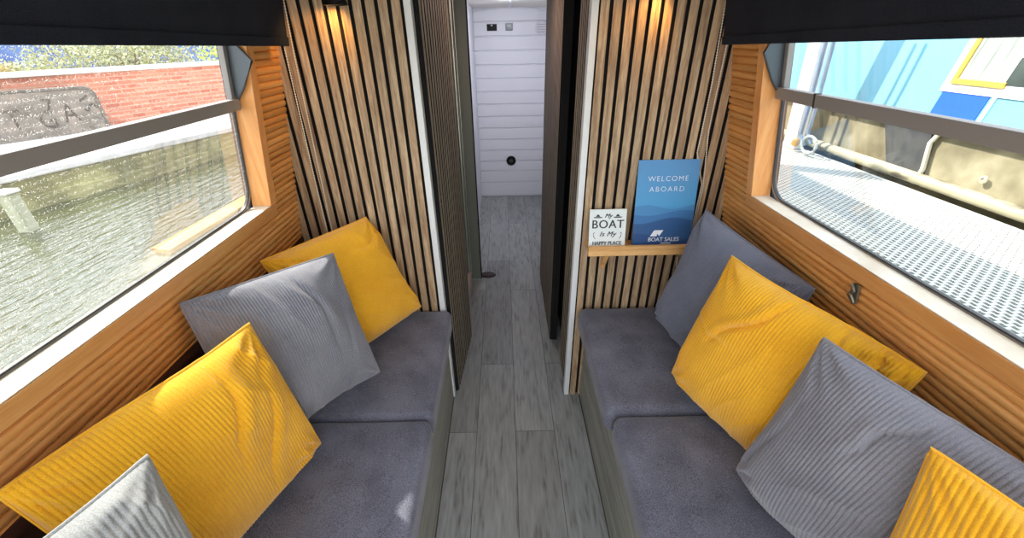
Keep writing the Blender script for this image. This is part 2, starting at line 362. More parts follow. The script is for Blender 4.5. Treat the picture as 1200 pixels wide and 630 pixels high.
# ------------------------------------------------------------------ slatted partition
def slat_wall(name, xs, x_lo, x_hi, trim_x, z0s):
    root = empty(name, ((x_lo+x_hi)/2, YP, 0), kind='structure')
    mb = MB(); mb.box((x_lo, YP+.012, 0), (x_hi, YP+.03, 1.965)); mb.build('felt_backing', FELT, root)
    for x in xs:
        mb = MB(); mb.box((x-.0138, YP-.003, 0), (x+.0138, YP+.0125, 1.96)); black_core(mb.build('slat', OAK, root), (0, -1, 0))
    mb = MB(); mb.box((trim_x-.0115, YP-.004, 0), (trim_x+.0115, YP+.034, 1.962)); mb.build('edge_strip', WHITE_TRIM, root, bevel=.0015)
    return root
slat_wall('wall_front_left', [-.3257-.0398*k for k in range(13)], -.92, -.302, -.2905, 0)
slat_wall('wall_front_right', [.3215+.0397*k for k in range(14)], .302, .93, .2905, 0)

# ------------------------------------------------------------------ corridor
# left: sliding slatted door
d = empty('door_1', (-.27, 1.75, 0), kind='structure')
def quad_slab(mb, p0, p1, z0, z1, th):   # vertical slab along p0->p1, thickness th to the left of the direction
    a = Vector((p0[0], p0[1], 0)); b = Vector((p1[0], p1[1], 0)); t = (b-a).normalized(); n = Vector((-t.y, t.x, 0))*th
    lo = [a, b, b+n, a+n]; mb.hexa([p + Vector((0, 0, z0)) for p in lo], [p + Vector((0, 0, z1)) for p in lo])
A_ = (-.272, 1.536); B_ = (-.232, 2.00)
mb = MB(); quad_slab(mb, A_, B_, 0.005, 1.83, .03); mb.build('panel', FELT, d)
dv = Vector((B_[0]-A_[0], B_[1]-A_[1])); 
for k in range(12):
    t0 = (k*.0386 + (.003 if k else .003))/dv.length; t1 = (k*.0386+.028)/dv.length
    p0 = (A_[0]+dv.x*t0+.010, A_[1]+dv.y*t0); p1 = (A_[0]+dv.x*t1+.010, A_[1]+dv.y*t1)
    mb = MB(); quad_slab(mb, p0, p1, .006, 1.828, .0105); black_core(mb.build('slat', OAK_C, d), (1, -.086, 0))
mb = MB(); mb.box((-.276, 1.5345, .0), (-.263, 1.5355, .86)); 
mb = MB(); mb.lathe([(.017, 0), (.017, .003), (.012, .004), (.012, .001)], (-.262, 1.575, 1.03), (1, -.086, 0)); mb.build('finger_pull', STEEL, d, smooth=True)
mb = MB(); quad_slab(mb, (-.2775, 1.5345), (-.2740, 1.5360), 0, 1.83, .02); mb.build('pocket_edge', FELT, d)
# short slat below the pocket, fixed beside the edge strip
# dim opening, chrome frame and grey-green jamb beyond
wl = empty('wall_corridor_left', (-.3, 2.6, 0), kind='structure')
mb = MB(); mb.box((-.30, 2.02, 0), (-.26, 2.60, .10)); mb.build('plinth', mat('pinkish_plinth', srgb(196, 182, 168), .5), wl)
mb = MB(); mb.box((-.62, 1.56, 0), (-.60, 4.5, 1.84)); mb.build('inner_lining', WHITEP, wl)
mb = MB(); mb.box((-.262, 2.635, 0.02), (-.196, 2.665, 1.835)); mb.build('jamb', GREYG, wl, bevel=.002)
mb = MB(); mb.box((-.275, 2.64, 0.02), (-.2625, 2.66, 1.835)); mb.box((-.1955, 2.638, .02), (-.189, 2.66, 1.835)); mb.build('jamb_seal', FELT, wl)
mb = MB(); mb.box((-.300, 2.55, .06), (-.286, 2.62, 1.82)); mb.tube([(-.276, 2.60, .08), (-.276, 2.60, 1.80)], .010, 12); mb.tube([(-.262, 2.615, .08), (-.262, 2.615, 1.80)], .005, 10); mb.build('chrome_frame', mat('polished_aluminium', srgb(206, 210, 200), .28, .9), wl, smooth=True)
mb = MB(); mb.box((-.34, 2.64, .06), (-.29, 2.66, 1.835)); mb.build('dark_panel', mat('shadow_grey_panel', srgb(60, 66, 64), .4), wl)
mb = MB(); mb.box((-.30, 2.80, 0), (-.27, 4.5, 1.835)); mb.build('white_panel', WHITEP, wl)
# right: slatted return, pocket and slatted sliding door
wr = empty('wall_corridor_right', (.32, 1.7, 0), kind='structure')
mb = MB(); mb.box((.302, 1.534, 0), (.33, 1.79, 1.835)); mb.build('felt_backing', FELT, wr)
for k in range(6):
    y0 = 1.5345 + k*.0415; mb = MB(); mb.box((.2915, y0+.004, 0.0), (.3025, y0+.033, 1.833)); black_core(mb.build('slat', OAK_C, wr), (-1, 0, 0))
mb = MB(); mb.box((.33, 1.60, 0), (.36, 2.60, 1.835)); mb.build('pocket_lining', FELT, wr)
d2 = empty('door_2', (.27, 2.4, 0), kind='structure')
A2 = (.260, 1.93); B2 = (.262, 2.72)
mb = MB(); quad_slab(mb, A2, B2, .006, 1.83, -.03); mb.build('panel', FELT, d2)
dv2 = Vector((B2[0]-A2[0], B2[1]-A2[1]))
for k in range(19):
    t0 = (k*.0404+.002)/dv2.length; t1 = (k*.0404+.030)/dv2.length
    p0 = (A2[0]+dv2.x*t0-.001, A2[1]+dv2.y*t0); p1 = (A2[0]+dv2.x*t1-.001, A2[1]+dv2.y*t1)
    mb = MB(); quad_slab(mb, p0, p1, .007, 1.828, .010); black_core(mb.build('slat', OAK_C, d2), (-1, 0, 0))
# end wall of white boards
we = empty('wall_end', (.05, 4.5, 0), kind='structure')
mb = MB(); zs = [0.008, .171, .298, .408, .524, .642, .757, .875, .995, 1.115, 1.236, 1.357, 1.483, 1.606, 1.725, 1.85]
for a, b in zip(zs, zs[1:]):
    mb.hexa([(-.62, 4.502, a+.008), (.68, 4.502, a+.008), (.68, 4.514, a+.001), (-.62, 4.514, a+.001)], [(-.62, 4.502, b-.006), (.68, 4.502, b-.006), (.68, 4.514, b-.001), (-.62, 4.514, b-.001)])
mb.box((-.62, 4.513, 0), (.68, 4.53, 1.86)); mb.build('boards', WHITEP, we, bevel=0)
mb = MB(); mb.tube([(-.26 + .66*k/12, 4.496, 1.806 + .03*math.sin(math.pi*k/12)) for k in range(13)], .008, 8); mb.build('ceiling_bead', WHITEP, we)
mb = MB(); mb.box((.065, 1.6, 1.828), (.080, 4.5, 1.8348)); mb.build('trim_ceiling', WHITEP, kind='structure')
mb = MB(); mb.box((.50, 2.62, 0), (.52, 4.5, 1.86)); mb.build('wall_corridor_far', WHITEP, kind='structure')

def wall_box(name, x0, x1, z0, z1, m, label, cat, y=4.5015, t=.012):
    r = empty(name, ((x0+x1)/2, y, (z0+z1)/2), label, cat)
    mb = MB(); mb.box((x0, y-t, z0), (x1, y, z1)); return mb.build('plate', m, r, bevel=.003)
k = wall_box('control_panel', -.142, -.048, 1.650, 1.706, BLACK, 'small black control panel, the larger and left one high on the white end wall', 'control panel')
mb = MB(); mb.prism([(-.106, 4.488, 1.70), (-.086, 4.488, 1.70), (-.096, 4.488, 1.685)], (0, -.002, 0)); mb.build('indicator', WHITEP, k)
k = wall_box('wall_thermostat', .036, .102, 1.650, 1.710, mat('mid_grey_plastic', srgb(110, 116, 116), .4), 'small grey thermostat between black panel and round white vent on end wall', 'thermostat')
mb = MB(); mb.box((.048, 4.4875, 1.675), (.090, 4.4895, 1.700)); mb.build('display', mat('display_green', srgb(130, 140, 136), .3), k)
r = empty('air_vent', (.375, 4.5, 1.665), 'oval white ventilator high at right of the white end wall', 'air vent')
mb = MB(); mb.lathe([(.062, 0), (.062, .008), (.052, .014), (.046, .010), (.0, .010)], (.375, 4.5015, 1.665), '-Y', 28); mb.build('ring', WHITEP, r, smooth=True)
mb = MB()
for q in (-.03, -.01, .01, .03): mb.box((.335, 4.484, 1.665+q-.003), (.415, 4.492, 1.665+q+.003))
mb.build('louvre', mat('vent_grey', srgb(180, 180, 180), .5), r)
r = empty('round_port', (.072, 4.5, .412), 'round black port low in the middle of the white end wall', 'port')
mb = MB(); mb.lathe([(.052, 0), (.052, .010), (.044, .016), (.034, .012), (0, .012)], (.072, 4.5015, .412), '-Y', 28); mb.build('ring', BLACK, r, smooth=True)
mb = MB(); mb.lathe([(.02, .010), (.018, .018), (0, .019)], (.072, 4.5015, .412), '-Y', 20); mb.build('centre_cap', mat('grey_cap', srgb(60, 62, 64), .4), r, smooth=True)
r = empty('door_stop', (-.15, 2.72, 0), 'flat dark oval stop on the floor at foot of the grey jamb', 'door stop')
mb = MB(); M = Matrix.Translation((-.15, 2.72, 0)) @ Matrix.Diagonal((1.25, .75, 1, 1)); n0 = 0
mb.lathe([(.05, .0005), (.052, .006), (.046, .012), (.03, .015), (0, .016)], (0, 0, 0), 'Z', 28); mb.v = [M @ v for v in mb.v]; mb.build('pad', mat('dark_maroon_rubber', srgb(40, 20, 20), .5), r, smooth=True)

# ------------------------------------------------------------------ lights of the cabin
def spot(name, loc, direction, energy, col, size=math.radians(70), blend=.8, rad=.012):
    l = bpy.data.lights.new(name, 'SPOT'); l.energy = energy; l.color = col; l.spot_size = size; l.spot_blend = blend; l.shadow_soft_size = rad
    o = bpy.data.objects.new(name, l); COL.objects.link(o); o.location = loc; o.rotation_euler = Vector(direction).to_track_quat('-Z', 'Y').to_euler(); return o
def area(name, loc, direction, energy, col, sx, sy):
    l = bpy.data.lights.new(name, 'AREA'); l.shape = 'RECTANGLE'; l.size = sx; l.size_y = sy; l.energy = energy; l.color = col
    o = bpy.data.objects.new(name, l); COL.objects.link(o); o.location = loc; o.rotation_euler = Vector(direction).to_track_quat('-Z', 'Y').to_euler(); return o
area('corridor_light', (.05, 3.55, 1.82), (0, .45, -1), 9.5, (.88, .88, 1.0), .12, .4)
area('corridor_light_near', (.0, 2.15, 1.82), (0, 0, -1), 1.8, (1, .68, .58), .08, .08)

def wall_lamp(x, z, label, e):
    r = empty('wall_lamp', (x, YP, z), label, 'lamp', 'spot lamps on the slatted partition')
    mb = MB(); mb.box((x-.045, YP-.024, z+.030), (x+.045, YP-.0025, z+.11)); mb.build('wall_plate', BLACK, r, bevel=.004)
    mb = MB(); mb.tube([(x, YP-.02, z+.06), (x, YP-.05, z+.05)], .008, 10); mb.build('arm', BLACK, r, smooth=True)
    mb = MB(); prof = [(.022, .075), (.028, .070), (.030, .02), (.036, 0), (.032, .001), (.026, .02), (.020, .04), (0, .04)]
    mb.lathe(prof, (x, YP-.060, z), 'Z', 28); shade = mb.build('lamp_shade', BLACK, r, smooth=True)
    bm_ = bpy.data.materials.get('warm_bulb')
    if not bm_:
        bm_ = bpy.data.materials.new('warm_bulb'); bm_.use_nodes = True; b = bm_.node_tree.nodes['Principled BSDF']
        b.inputs['Base Color'].default_value = (1, .6, .2, 1); b.inputs['Emission Color'].default_value = (1, .55, .14, 1); b.inputs['Emission Strength'].default_value = 6
    mb = MB(); mb.lathe([(.0, .012), (.014, .014), (.019, .024), (.018, .036)], (x, YP-.060, z), 'Z', 20); mb.build('bulb', bm_, shade, smooth=True)
    spot('lamp_light', (x, YP-.060, z+.008), (-.75, .42, -1), e, (1, .50, .13), math.radians(120), .9, .015)
    return r
wall_lamp(-.490, 1.690, 'black spot lamp at top of the left slatted partition', 2.6)
wall_lamp(.515, 1.704, 'spot lamp above the shelf at top of the right slatted partition', 2.6)

# ------------------------------------------------------------------ roller blinds
def bead_chain(name, pts, parent, r=.0033, step=.0078):
    P = [Vector(p) for p in pts]; out = []; L_ = 0; mb = MB()
    seg = []
    for a, b in zip(P, P[1:]):
        n = max(1, int((b-a).length/step))
        for k in range(n): seg.append(a.lerp(b, k/n))
    mb.tube(seg + [P[-1]], r*.42, 5)
    for q in seg:   # octahedral beads
        v = [q+Vector(e)*r for e in ((1,0,0),(-1,0,0),(0,1,0),(0,-1,0),(0,0,1),(0,0,-1))]
        mb.add(v, [(0,2,4),(2,1,4),(1,3,4),(3,0,4),(2,0,5),(1,2,5),(3,1,5),(0,3,5)])
    return mb.build(name, BEAD, parent, smooth=True)
def blind(s, label, zb, tilt, chains):
    o = .055
    r = empty('roller_blind', tuple(wp(s, .5, 1.75, o)), label, 'blind')
    y0, y1 = -.42, 1.44
    zc = lambda y: zb + tilt*(y-.65)
    mb = MB()
    n = 14
    for k in range(n):
        ya, yb = y0+(y1-y0)*k/n, y0+(y1-y0)*(k+1)/n
        mb.hexa([wp(s, ya, zc(ya)+.022, o), wp(s, yb, zc(yb)+.022, o), wp(s, yb, 1.86, o-.004), wp(s, ya, 1.86, o-.004)],
                [wp(s, ya, zc(ya)+.022, o+.002), wp(s, yb, zc(yb)+.022, o+.002), wp(s, yb, 1.86, o-.002), wp(s, ya, 1.86, o-.002)])
    mb.build('blind_cloth', BLIND, r)
    mb = MB(); mb.hexa([wp(s, y0, zc(y0), o-.005), wp(s, y1+.002, zc(y1), o-.005), wp(s, y1+.002, zc(y1)+.024, o-.005), wp(s, y0, zc(y0)+.024, o-.005)],
                       [wp(s, y0, zc(y0), o+.007), wp(s, y1+.002, zc(y1), o+.007), wp(s, y1+.002, zc(y1)+.024, o+.007), wp(s, y0, zc(y0)+.024, o+.007)])
    mb.build('bottom_rail', BLIND, r, bevel=.003)
    mb = MB(); a = wp(s, y0-.01, 1.895, o-.012); b = wp(s, y1+.01, 1.895, o-.012); mb.tube([a, b], .030, 20); mb.build('roller', BLIND, r, smooth=True)
    mb = MB()
    for c in chains[1]: mb.lathe([(.0, -.004), (.016, -.004), (.018, 0), (.016, .004), (0, .004)], c, 'Y', 18)
    for c in chains[0]: bead_chain('bead_chain', c, r)
    return r
blind(-1, 'dark roller blind pulled partly down over the left window above the canal', 1.602, -.019,
      ([[(-.664, 1.452, 1.89), (-.664, 1.452, 1.70), (-.672, 1.440, 1.606), (-.690, 1.455, 1.2), (-.700, 1.46, .70)],
        [(-.640, 1.462, 1.89), (-.662, 1.470, 1.55), (-.682, 1.478, 1.05), (-.692, 1.478, .70), (-.698, 1.47, .695)]], []))
blind(1, 'dark roller blind pulled partly down over the right window above the pontoon', 1.586, -.026,
      ([[(.668, 1.462, 1.89), (.690, 1.466, 1.45), (.702, 1.4935, 1.22), (.745, 1.4935, 1.10), (.745, 1.4935, .90), (.700, 1.470, .80), (.700, 1.460, .762)],
        [(.693, 1.452, 1.89), (.705, 1.456, 1.68), (.722, 1.485, 1.3), (.752, 1.4935, 1.09), (.752, 1.4935, .90), (.724, 1.470, .80), (.720, 1.462, .768), (.710, 1.460, .760), (.702, 1.460, .762)]], []))

# ------------------------------------------------------------------ benches
def bench(s, xf, name_label):
    r = empty('bench_base', (xf, .3, 0), name_label, 'bench')
    a, b = sorted((xf, s*.955))
    mb = MB(); mb.box((min(xf, xf+s*.018), -.6, 0), (max(xf, xf+s*.018), YP-.004, .438)); mb.build('front_panel', BASEW, r, bevel=.002)
    mb = MB(); mb.box((a+.018 if s > 0 else a, -.6, .438-.02), (b if s > 0 else b-.018, YP-.004, .4385)); mb.build('seat_board', BASEW, r)
    mb = MB(); mb.box((min(xf-s*.004, xf), -.6, 0), (max(xf-s*.004, xf), YP-.004, .003)); mb.build('floor_bead', mat('bead_dark', srgb(70, 70, 66), .6), r)
bench(-1, -.286, 'grey-washed wooden bench base under the left seat cushions')
bench(1, .357, 'grey-washed wooden bench base under the right seat cushions')

def soft_box(name, x0, x1, y0, y1, z0, z1, r, m, label, cat, seed=0, skew=0, crease=()):
    """upholstered foam block, rounded edges, slightly domed top with faint creases"""
    nx, ny, nz = 30, 44, 8
    me = bpy.data.meshes.new(name); bm = bmesh.new()
    bmesh.ops.create_cube(bm, size=1)
    bmesh.ops.subdivide_edges(bm, edges=bm.edges[:], cuts=33, use_grid_fill=True)
    C_ = Vector(((x0+x1)/2, (y0+y1)/2, (z0+z1)/2)); H_ = Vector(((x1-x0)/2, (y1-y0)/2, (z1-z0)/2))
    def warp(t):   # crowd the vertices near the edges so the rounding is smooth
        return math.copysign(1-(1-abs(t))**1.6, t)
    for v in bm.verts:
        p = Vector(tuple(warp(v.co[i]*2)*H_[i] for i in range(3)))
        q = Vector(tuple(max(-(H_[i]-r), min(H_[i]-r, p[i])) for i in range(3)))
        dd = p-q
        if dd.length > 1e-9: p = q + dd.normalized()*min(r, dd.length) if sum(abs(dd[i]) > 1e-9 for i in range(3)) > 1 else p
        fx, fy = p.x/H_.x, p.y/H_.y
        if p.z > 0:
            p.z += .010*(1-fx*fx)*(1-fy*fy) + .0035*noise.noise(Vector((p.x*5, p.y*5, seed)))
            for (cy, cx, ln, dp) in crease:
                yy = C_.y+p.y-cy-.15*(C_.x+p.x-cx); xx = C_.x+p.x-cx
                p.z -= dp*math.exp(-(yy/.008)**2)*math.exp(-(xx/ln)**2)
        p.x += skew*(p.z/H_.z)*(1 if p.x*(-skew) < 0 else 0)*(abs(fx) > .7)*(abs(fx)-.7)/.3
        v.co = C_+p
    bmesh.ops.recalc_face_normals(bm, faces=bm.faces)
    bm.to_mesh(me); bm.free()
    return tag(link(name, me, m, None, True), label, cat, 'seat cushions')
soft_box('seat_cushion', -.93, -.252, .9045, 1.494, .439, .550, .026, SEAT, 'far grey seat cushion of the left bench, against the slatted partition', 'seat cushion', 1)
soft_box('seat_cushion', -.93, -.250, .22, .9005, .439, .548, .026, SEAT, 'near grey seat cushion of the left bench', 'seat cushion', 2)
soft_box('seat_cushion', .312, .93, .9045, 1.494, .439, .552, .034, SEAT, 'far grey seat cushion of the right bench, below the shelf', 'seat cushion', 3)
soft_box('seat_cushion', .326, .93, .22, .9005, .439, .552, .034, SEAT, 'near grey seat cushion of the right bench, with small creases', 'seat cushion', 4,
         crease=((.70, .47, .045, .004), (.66, .46, .04, .0035), (.75, .44, .04, .002)))

# ------------------------------------------------------------------ corduroy cushions
def pillow(A, B, D, m, label, side, seed, ribs=40, thick=.105, back=.022, folds=(), seamw=0, C=None, ymax=None):
    A, B, D = Vector(A), Vector(B), Vector(D); Cc = Vector(C) if C else B + D - A
    n = (B-A).cross(D-A).normalized()
    if n.x*side > 0: n = -n
    NU, NV = ribs*6, 84
    cen = (A+B+D+Cc)/4
    r = empty('cushion', tuple(cen), label, 'cushion', 'corduroy scatter cushions on the benches')
    def base(u, v):
        P = (A*(1-u)+D*u)*(1-v) + (B*(1-u)+Cc*u)*v
        uu = 2*u-1; vv = 2*v-1
        ex = (D-A)*.5; ey = (B-A)*.5
        P = P - ex*uu*(.012*(1-vv*vv)) - ey*vv*(.012*(1-uu*uu))
        return P + n*(.010*math.sin(2.1*u*math.pi+seed)*math.sin(1.7*v*math.pi+seed*1.3))
    CORN = ((0, 0), (1, 0), (0, 1), (1, 1))
    def surf(u, v, side_):
        uu = abs(2*u-1); vv = abs(2*v-1)
        e = (max(0, 1-uu**2.6))**.52 * (max(0, 1-vv**2.6))**.52
        t = (thick if side_ > 0 else back)*e
        m_ = min(1, e*2.2)
        w_ = .020*noise.noise(Vector((u*1.9+seed*7.1, v*1.9, seed*3.3)))
        # long soft drape folds
        ph = (u*(1.1 if seed % 2 else 1.6) + v*(.8 if seed % 2 else .5))*11 + 4*noise.noise(Vector((u*1.3, v*1.3, seed*5.7)))
        w_ += .0075*(1-abs(math.sin(ph)))**1.6*max(0, noise.noise(Vector((u*2.3+9, v*2.3, seed*2.9)))+.25)*2
        w_ *= m_
        for (cx, cy) in CORN:   # tension creases fanning out of the corners
            dx = abs(u-cx); dy = abs(v-cy); rr = math.hypot(dx, dy)
            if rr < .5: w_ += (.003 if seed in (4, 8) else .0055)*math.sin(13*math.atan2(dy, dx)+seed*1.7+cx*2+cy)*math.exp(-((rr-.14)/.10)**2)*min(1, e*4)
        for (ua, va, ub, vb, dp, wd) in folds:
            pa = Vector((ua, va)); pb = Vector((ub, vb)); p = Vector((u, v)); ab = pb-pa
            k_ = max(0, min(1, (p-pa).dot(ab)/ab.dot(ab)))
            sd_ = (p-(pa+ab*k_)); cr_ = (ab.x*sd_.y-ab.y*sd_.x)/ab.length + .02*math.sin(k_*6+seed)
            over = (sd_ - ab*(sd_.dot(ab)/ab.dot(ab))).length if 0 < k_ < 1 else sd_.length
            along = max(0, math.sin(math.pi*(.08+.84*k_)))**.7; gap_ = math.exp(-(max(0, sd_.length-abs(cr_)-.03)/.05)**2)
            q_ = cr_/wd
            w_ += along*gap_*(dp*.7*math.exp(-((q_-1.3)/1.3)**2) - dp*.8*math.exp(-((q_+.4)/.55)**2))
        rib = .0034*(abs(math.sin(math.pi*ribs*u))**.7)*min(1, e*3+.35)
        P = base(u, v)
        if side_ > 0: P = P + n*(t + w_ + rib)
        else: P = P - n*(t + rib)
        if P.y > YP-.008: P.y = YP-.008
        zz = P.z
        if zz > ZB-.01: lim = wp(side, 0, zz, .004).x
        else: lim = side*.95
        if side*(P.x-lim) > 0: P.x = lim
        if P.z < .567: P.z = .567 + (P.z-.567)*.04
        return P
    def grid(sd, nu):
        v = [surf(i/nu, j/NV, sd) for j in range(NV+1) for i in range(nu+1)]
        f = [(j*(nu+1)+i, j*(nu+1)+i+1, (j+1)*(nu+1)+i+1, (j+1)*(nu+1)+i) for j in range(NV) for i in range(nu)]
        return v, f
    mb = MB(); v, f = grid(1, NU); mb.add(v, f); v, f = grid(-1, NU); mb.add(v, [g[::-1] for g in f])
    me = bpy.data.meshes.new('cover'); me.from_pydata([tuple(p) for p in mb.v], [], mb.f); me.update()
    bm = bmesh.new(); bm.from_mesh(me); bmesh.ops.remove_doubles(bm, verts=bm.verts, dist=.0008); bmesh.ops.recalc_face_normals(bm, faces=bm.faces); bm.to_mesh(me); bm.free()
    link('cover', me, m, r, True)
    # piped seam round the edge
    loop = [surf(k/40, 0, 1)*.5+surf(k/40, 0, -1)*.5 for k in range(40)] + [surf(1, k/40, 1)*.5+surf(1, k/40, -1)*.5 for k in range(40)] + \
           [surf(1-k/40, 1, 1)*.5+surf(1-k/40, 1, -1)*.5 for k in range(40)] + [surf(0, 1-k/40, 1)*.5+surf(0, 1-k/40, -1)*.5 for k in range(40)]
    mb = MB(); mb.tube(loop, .0032, 7, closed=True); mb.build('seam', m, r, smooth=True)
    return r
L_, R_ = -1, 1
pillow((-.548, 1.480, 1.000), (-.378, 1.463, .590), (-.778, 1.135, 1.000), YEL, 'yellow corduroy cushion leaning in the far left corner against the slats', L_, 1, 58, folds=((.05, .16, .38, .20, .012, .03),))
pillow((-.551, 1.150, 1.015), (-.462, 1.075, .585), (-.785, .815, 1.060), GRY, 'grey corduroy cushion on the left bench between two yellow ones, sunlit on top', L_, 2, 57, thick=.085, folds=((.38, .05, .30, .55, .012, .03), (.14, .35, .30, .95, .010, .03)))
pillow((-.616, .786, 1.018), (-.552, .785, .585), (-.778, .375, 1.015), YEL, 'large yellow corduroy cushion in the left foreground', L_, 3, 55, thick=.080, folds=((.30, .04, .42, .50, .012, .03), (.16, .25, .34, .85, .010, .03)))
pillow((-.585, .425, 1.030), (-.500, .330, .600), (-.725, .020, 1.030), mat_g := corduroy('light_grey_corduroy', srgb(134, 136, 136), srgb(168, 170, 168)), 'pale grey corduroy cushion at the bottom left corner of the photo', L_, 4, 50, thick=.10)
pillow((.712, 1.360, 1.050), (.620, 1.370, .590), (.812, .905, 1.005), BLU, 'blue-grey corduroy cushion in the far right corner below the shelf end', R_, 5, 62, thick=.095)
pillow((.645, 1.029, 1.041), (.556, 1.031, .592), (.822, .590, 1.010), YEL, 'yellow corduroy cushion on the right bench with a deep crease', R_, 6, 56, thick=.085, folds=((.46, .04, .24, .42, .016, .022), (.26, .42, .04, .44, .010, .025), (.70, .02, .74, .4, .018, .025), (.86, .02, .90, .4, .018, .022), (.95, .02, .96, .4, .012, .02)))
pillow((.668, .670, 1.035), (.606, .676, .590), (.800, .270, 1.030), GRY, 'grey corduroy cushion in the right foreground behind a yellow corner', R_, 7, 52, thick=.085, folds=((.50, .03, .42, .22, .016, .025),(.10, .35, .06, .95, .008, .025)))
pillow((.640, .398, 1.040), (.600, .300, .600), (.825, .045, 1.035), YEL, 'yellow corduroy cushion cut off by the bottom right corner of the photo', R_, 8, 46, thick=.095)

# ------------------------------------------------------------------ shelf and its cards
sh = empty('wall_shelf', (.51, YP, .87), 'small pine shelf on the right slatted partition holding two cards', 'shelf')
mb = MB(); mb.box((.318, YP-.088, .868), (.736, YP-.0025, .872)); mb.build('shelf_board', SHELF, sh)
mb = MB(); mb.box((.318, YP-.095, .848), (.736, YP-.080, .888)); mb.build('front_lip', SHELF, sh, bevel=.0015)
for x in (.402,):
    mb = MB(); mb.prism([(x-.009, YP-.003, .868), (x-.009, YP-.080, .868), (x-.009, YP-.074, .852), (x-.009, YP-.003, .742)], (.018, 0, 0)); mb.build('bracket', SHELF, sh, bevel=.001)

def text_mesh(lines, mtx, off_=0):
    """lines: (text, x, y, size, spacing, shear, xscale); returns one mesh in world space"""
    out = MB()
    for (t, x, y, sz, spc, shear, xs) in lines:
        c = bpy.data.curves.new('t', 'FONT'); c.body = t; c.size = sz; c.align_x = 'CENTER'; c.space_character = spc; c.shear = shear; c.extrude = .0003; c.resolution_u = 3; c.offset = off_
        o = bpy.data.objects.new('t', c); COL.objects.link(o); bpy.context.view_layer.update()
        dg = bpy.context.evaluated_depsgraph_get(); me = bpy.data.meshes.new_from_object(o.evaluated_get(dg))
        out.add([mtx @ Vector((v.co.x*xs+x, v.co.y+y, v.co.z)) for v in me.vertices], [tuple(p.vertices) for p in me.polygons])
        bpy.data.objects.remove(o); bpy.data.curves.remove(c); bpy.data.meshes.remove(me)
    return out

def card_frame(x0, x1, zb, h, lean, yb):
    """matrix: card-plane (u right, v up, w towards viewer) -> world"""
    return Matrix.Translation((x0, yb, zb)) @ Matrix.Rotation(math.radians(90-lean), 4, 'X')
def card_mat(h):
    m = bpy.data.materials.new('welcome_card_print'); m.use_nodes = True; N = m.node_tree.nodes; L = m.node_tree.links; b = N['Principled BSDF']
    t = N.new('ShaderNodeTexCoord'); s = N.new('ShaderNodeSeparateXYZ'); L.new(t.outputs['Generated'], s.inputs[0])
    def layer(prev, base_, amp, f, ph, col):
        w_ = N.new('ShaderNodeMath'); w_.operation = 'MULTIPLY_ADD'; w_.inputs[1].default_value = f; w_.inputs[2].default_value = ph; L.new(s.outputs[0], w_.inputs[0])
        sn = N.new('ShaderNodeMath'); sn.operation = 'SINE'; L.new(w_.outputs[0], sn.inputs[0])
        hh = N.new('ShaderNodeMath'); hh.operation = 'MULTIPLY_ADD'; hh.inputs[1].default_value = amp; hh.inputs[2].default_value = base_; L.new(sn.outputs[0], hh.inputs[0])
        lt = N.new('ShaderNodeMath'); lt.operation = 'LESS_THAN'; L.new(s.outputs[2], lt.inputs[0]); L.new(hh.outputs[0], lt.inputs[1])
        mx = N.new('ShaderNodeMix'); mx.data_type = 'RGBA'; L.new(lt.outputs[0], mx.inputs[0]); L.new(prev, mx.inputs[6]); mx.inputs[7].default_value = col; return mx.outputs[2]
    r = ramp(N, [(.0, srgb(60, 100, 150)), (.5, srgb(80, 158, 210)), (1, srgb(76, 140, 196))]); L.new(s.outputs[2], r.inputs[0])
    c = layer(r.outputs[0], .47, .025, 7, .3, srgb(74, 138, 190)); c = layer(c, .40, .03, 5, 3.6, srgb(64, 118, 172)); c = layer(c, .31, .035, 5.4, 4.2, srgb(52, 92, 142)); c = layer(c, .12, .04, 4, 1.5, srgb(42, 78, 128))
    L.new(c, b.inputs['Base Color']); b.inputs['Roughness'].default_value = .35
    return m
INK_W = mat('white_print', srgb(236, 242, 246), .5)
INK_K = mat('charcoal_print', srgb(54, 64, 70), .6)
# large blue card
Wd, Hh = .228, .330
M = Matrix.Translation((.493, YP-.064, .8725)) @ Matrix.Rotation(math.radians(90-9.5), 4, 'X')
r = empty('welcome_card', (.607, YP-.05, .8725), 'tall blue card reading WELCOME ABOARD on the shelf', 'card')
mb = MB(); mb.box((0, 0, -.003), (Wd, Hh, 0), M); mb.build('card_board', card_mat(Hh), r)
MT = M @ Matrix.Translation((0, 0, .0006))
for ln in (('WELCOME', Wd*.505, Hh*.765, .0275, 1.22, 0, 1), ('ABOARD', Wd*.50, Hh*.648, .0275, 1.30, 0, 1)): text_mesh([ln], MT, -.00045).build('greeting_word', INK_W, r)
tm = text_mesh([('BOAT SALES', Wd*.535, Hh*.060, .0225, .98, 0, 1), ('BOAT SALES', Wd*.537, Hh*.0605, .0225, .98, 0, 1)], MT)
def tri(mb, pts): mb.prism([MT @ Vector((x, y, 0)) for x, y in pts], MT.to_3x3() @ Vector((0, 0, .0004)))
tri(tm, [(.068, .040), (.082, .064), (.100, .064), (.104, .057), (.096, .040), (.090, .046), (.086, .040)][:3] + [(.0935, .040)])
tri(tm, [(.0855, .0645), (.118, .0645), (.104, .041)])
tri(tm, [(.112, .0105), (.152, .0105), (.152, .0135), (.112, .0135)])
tm.build('logo', INK_W, r)
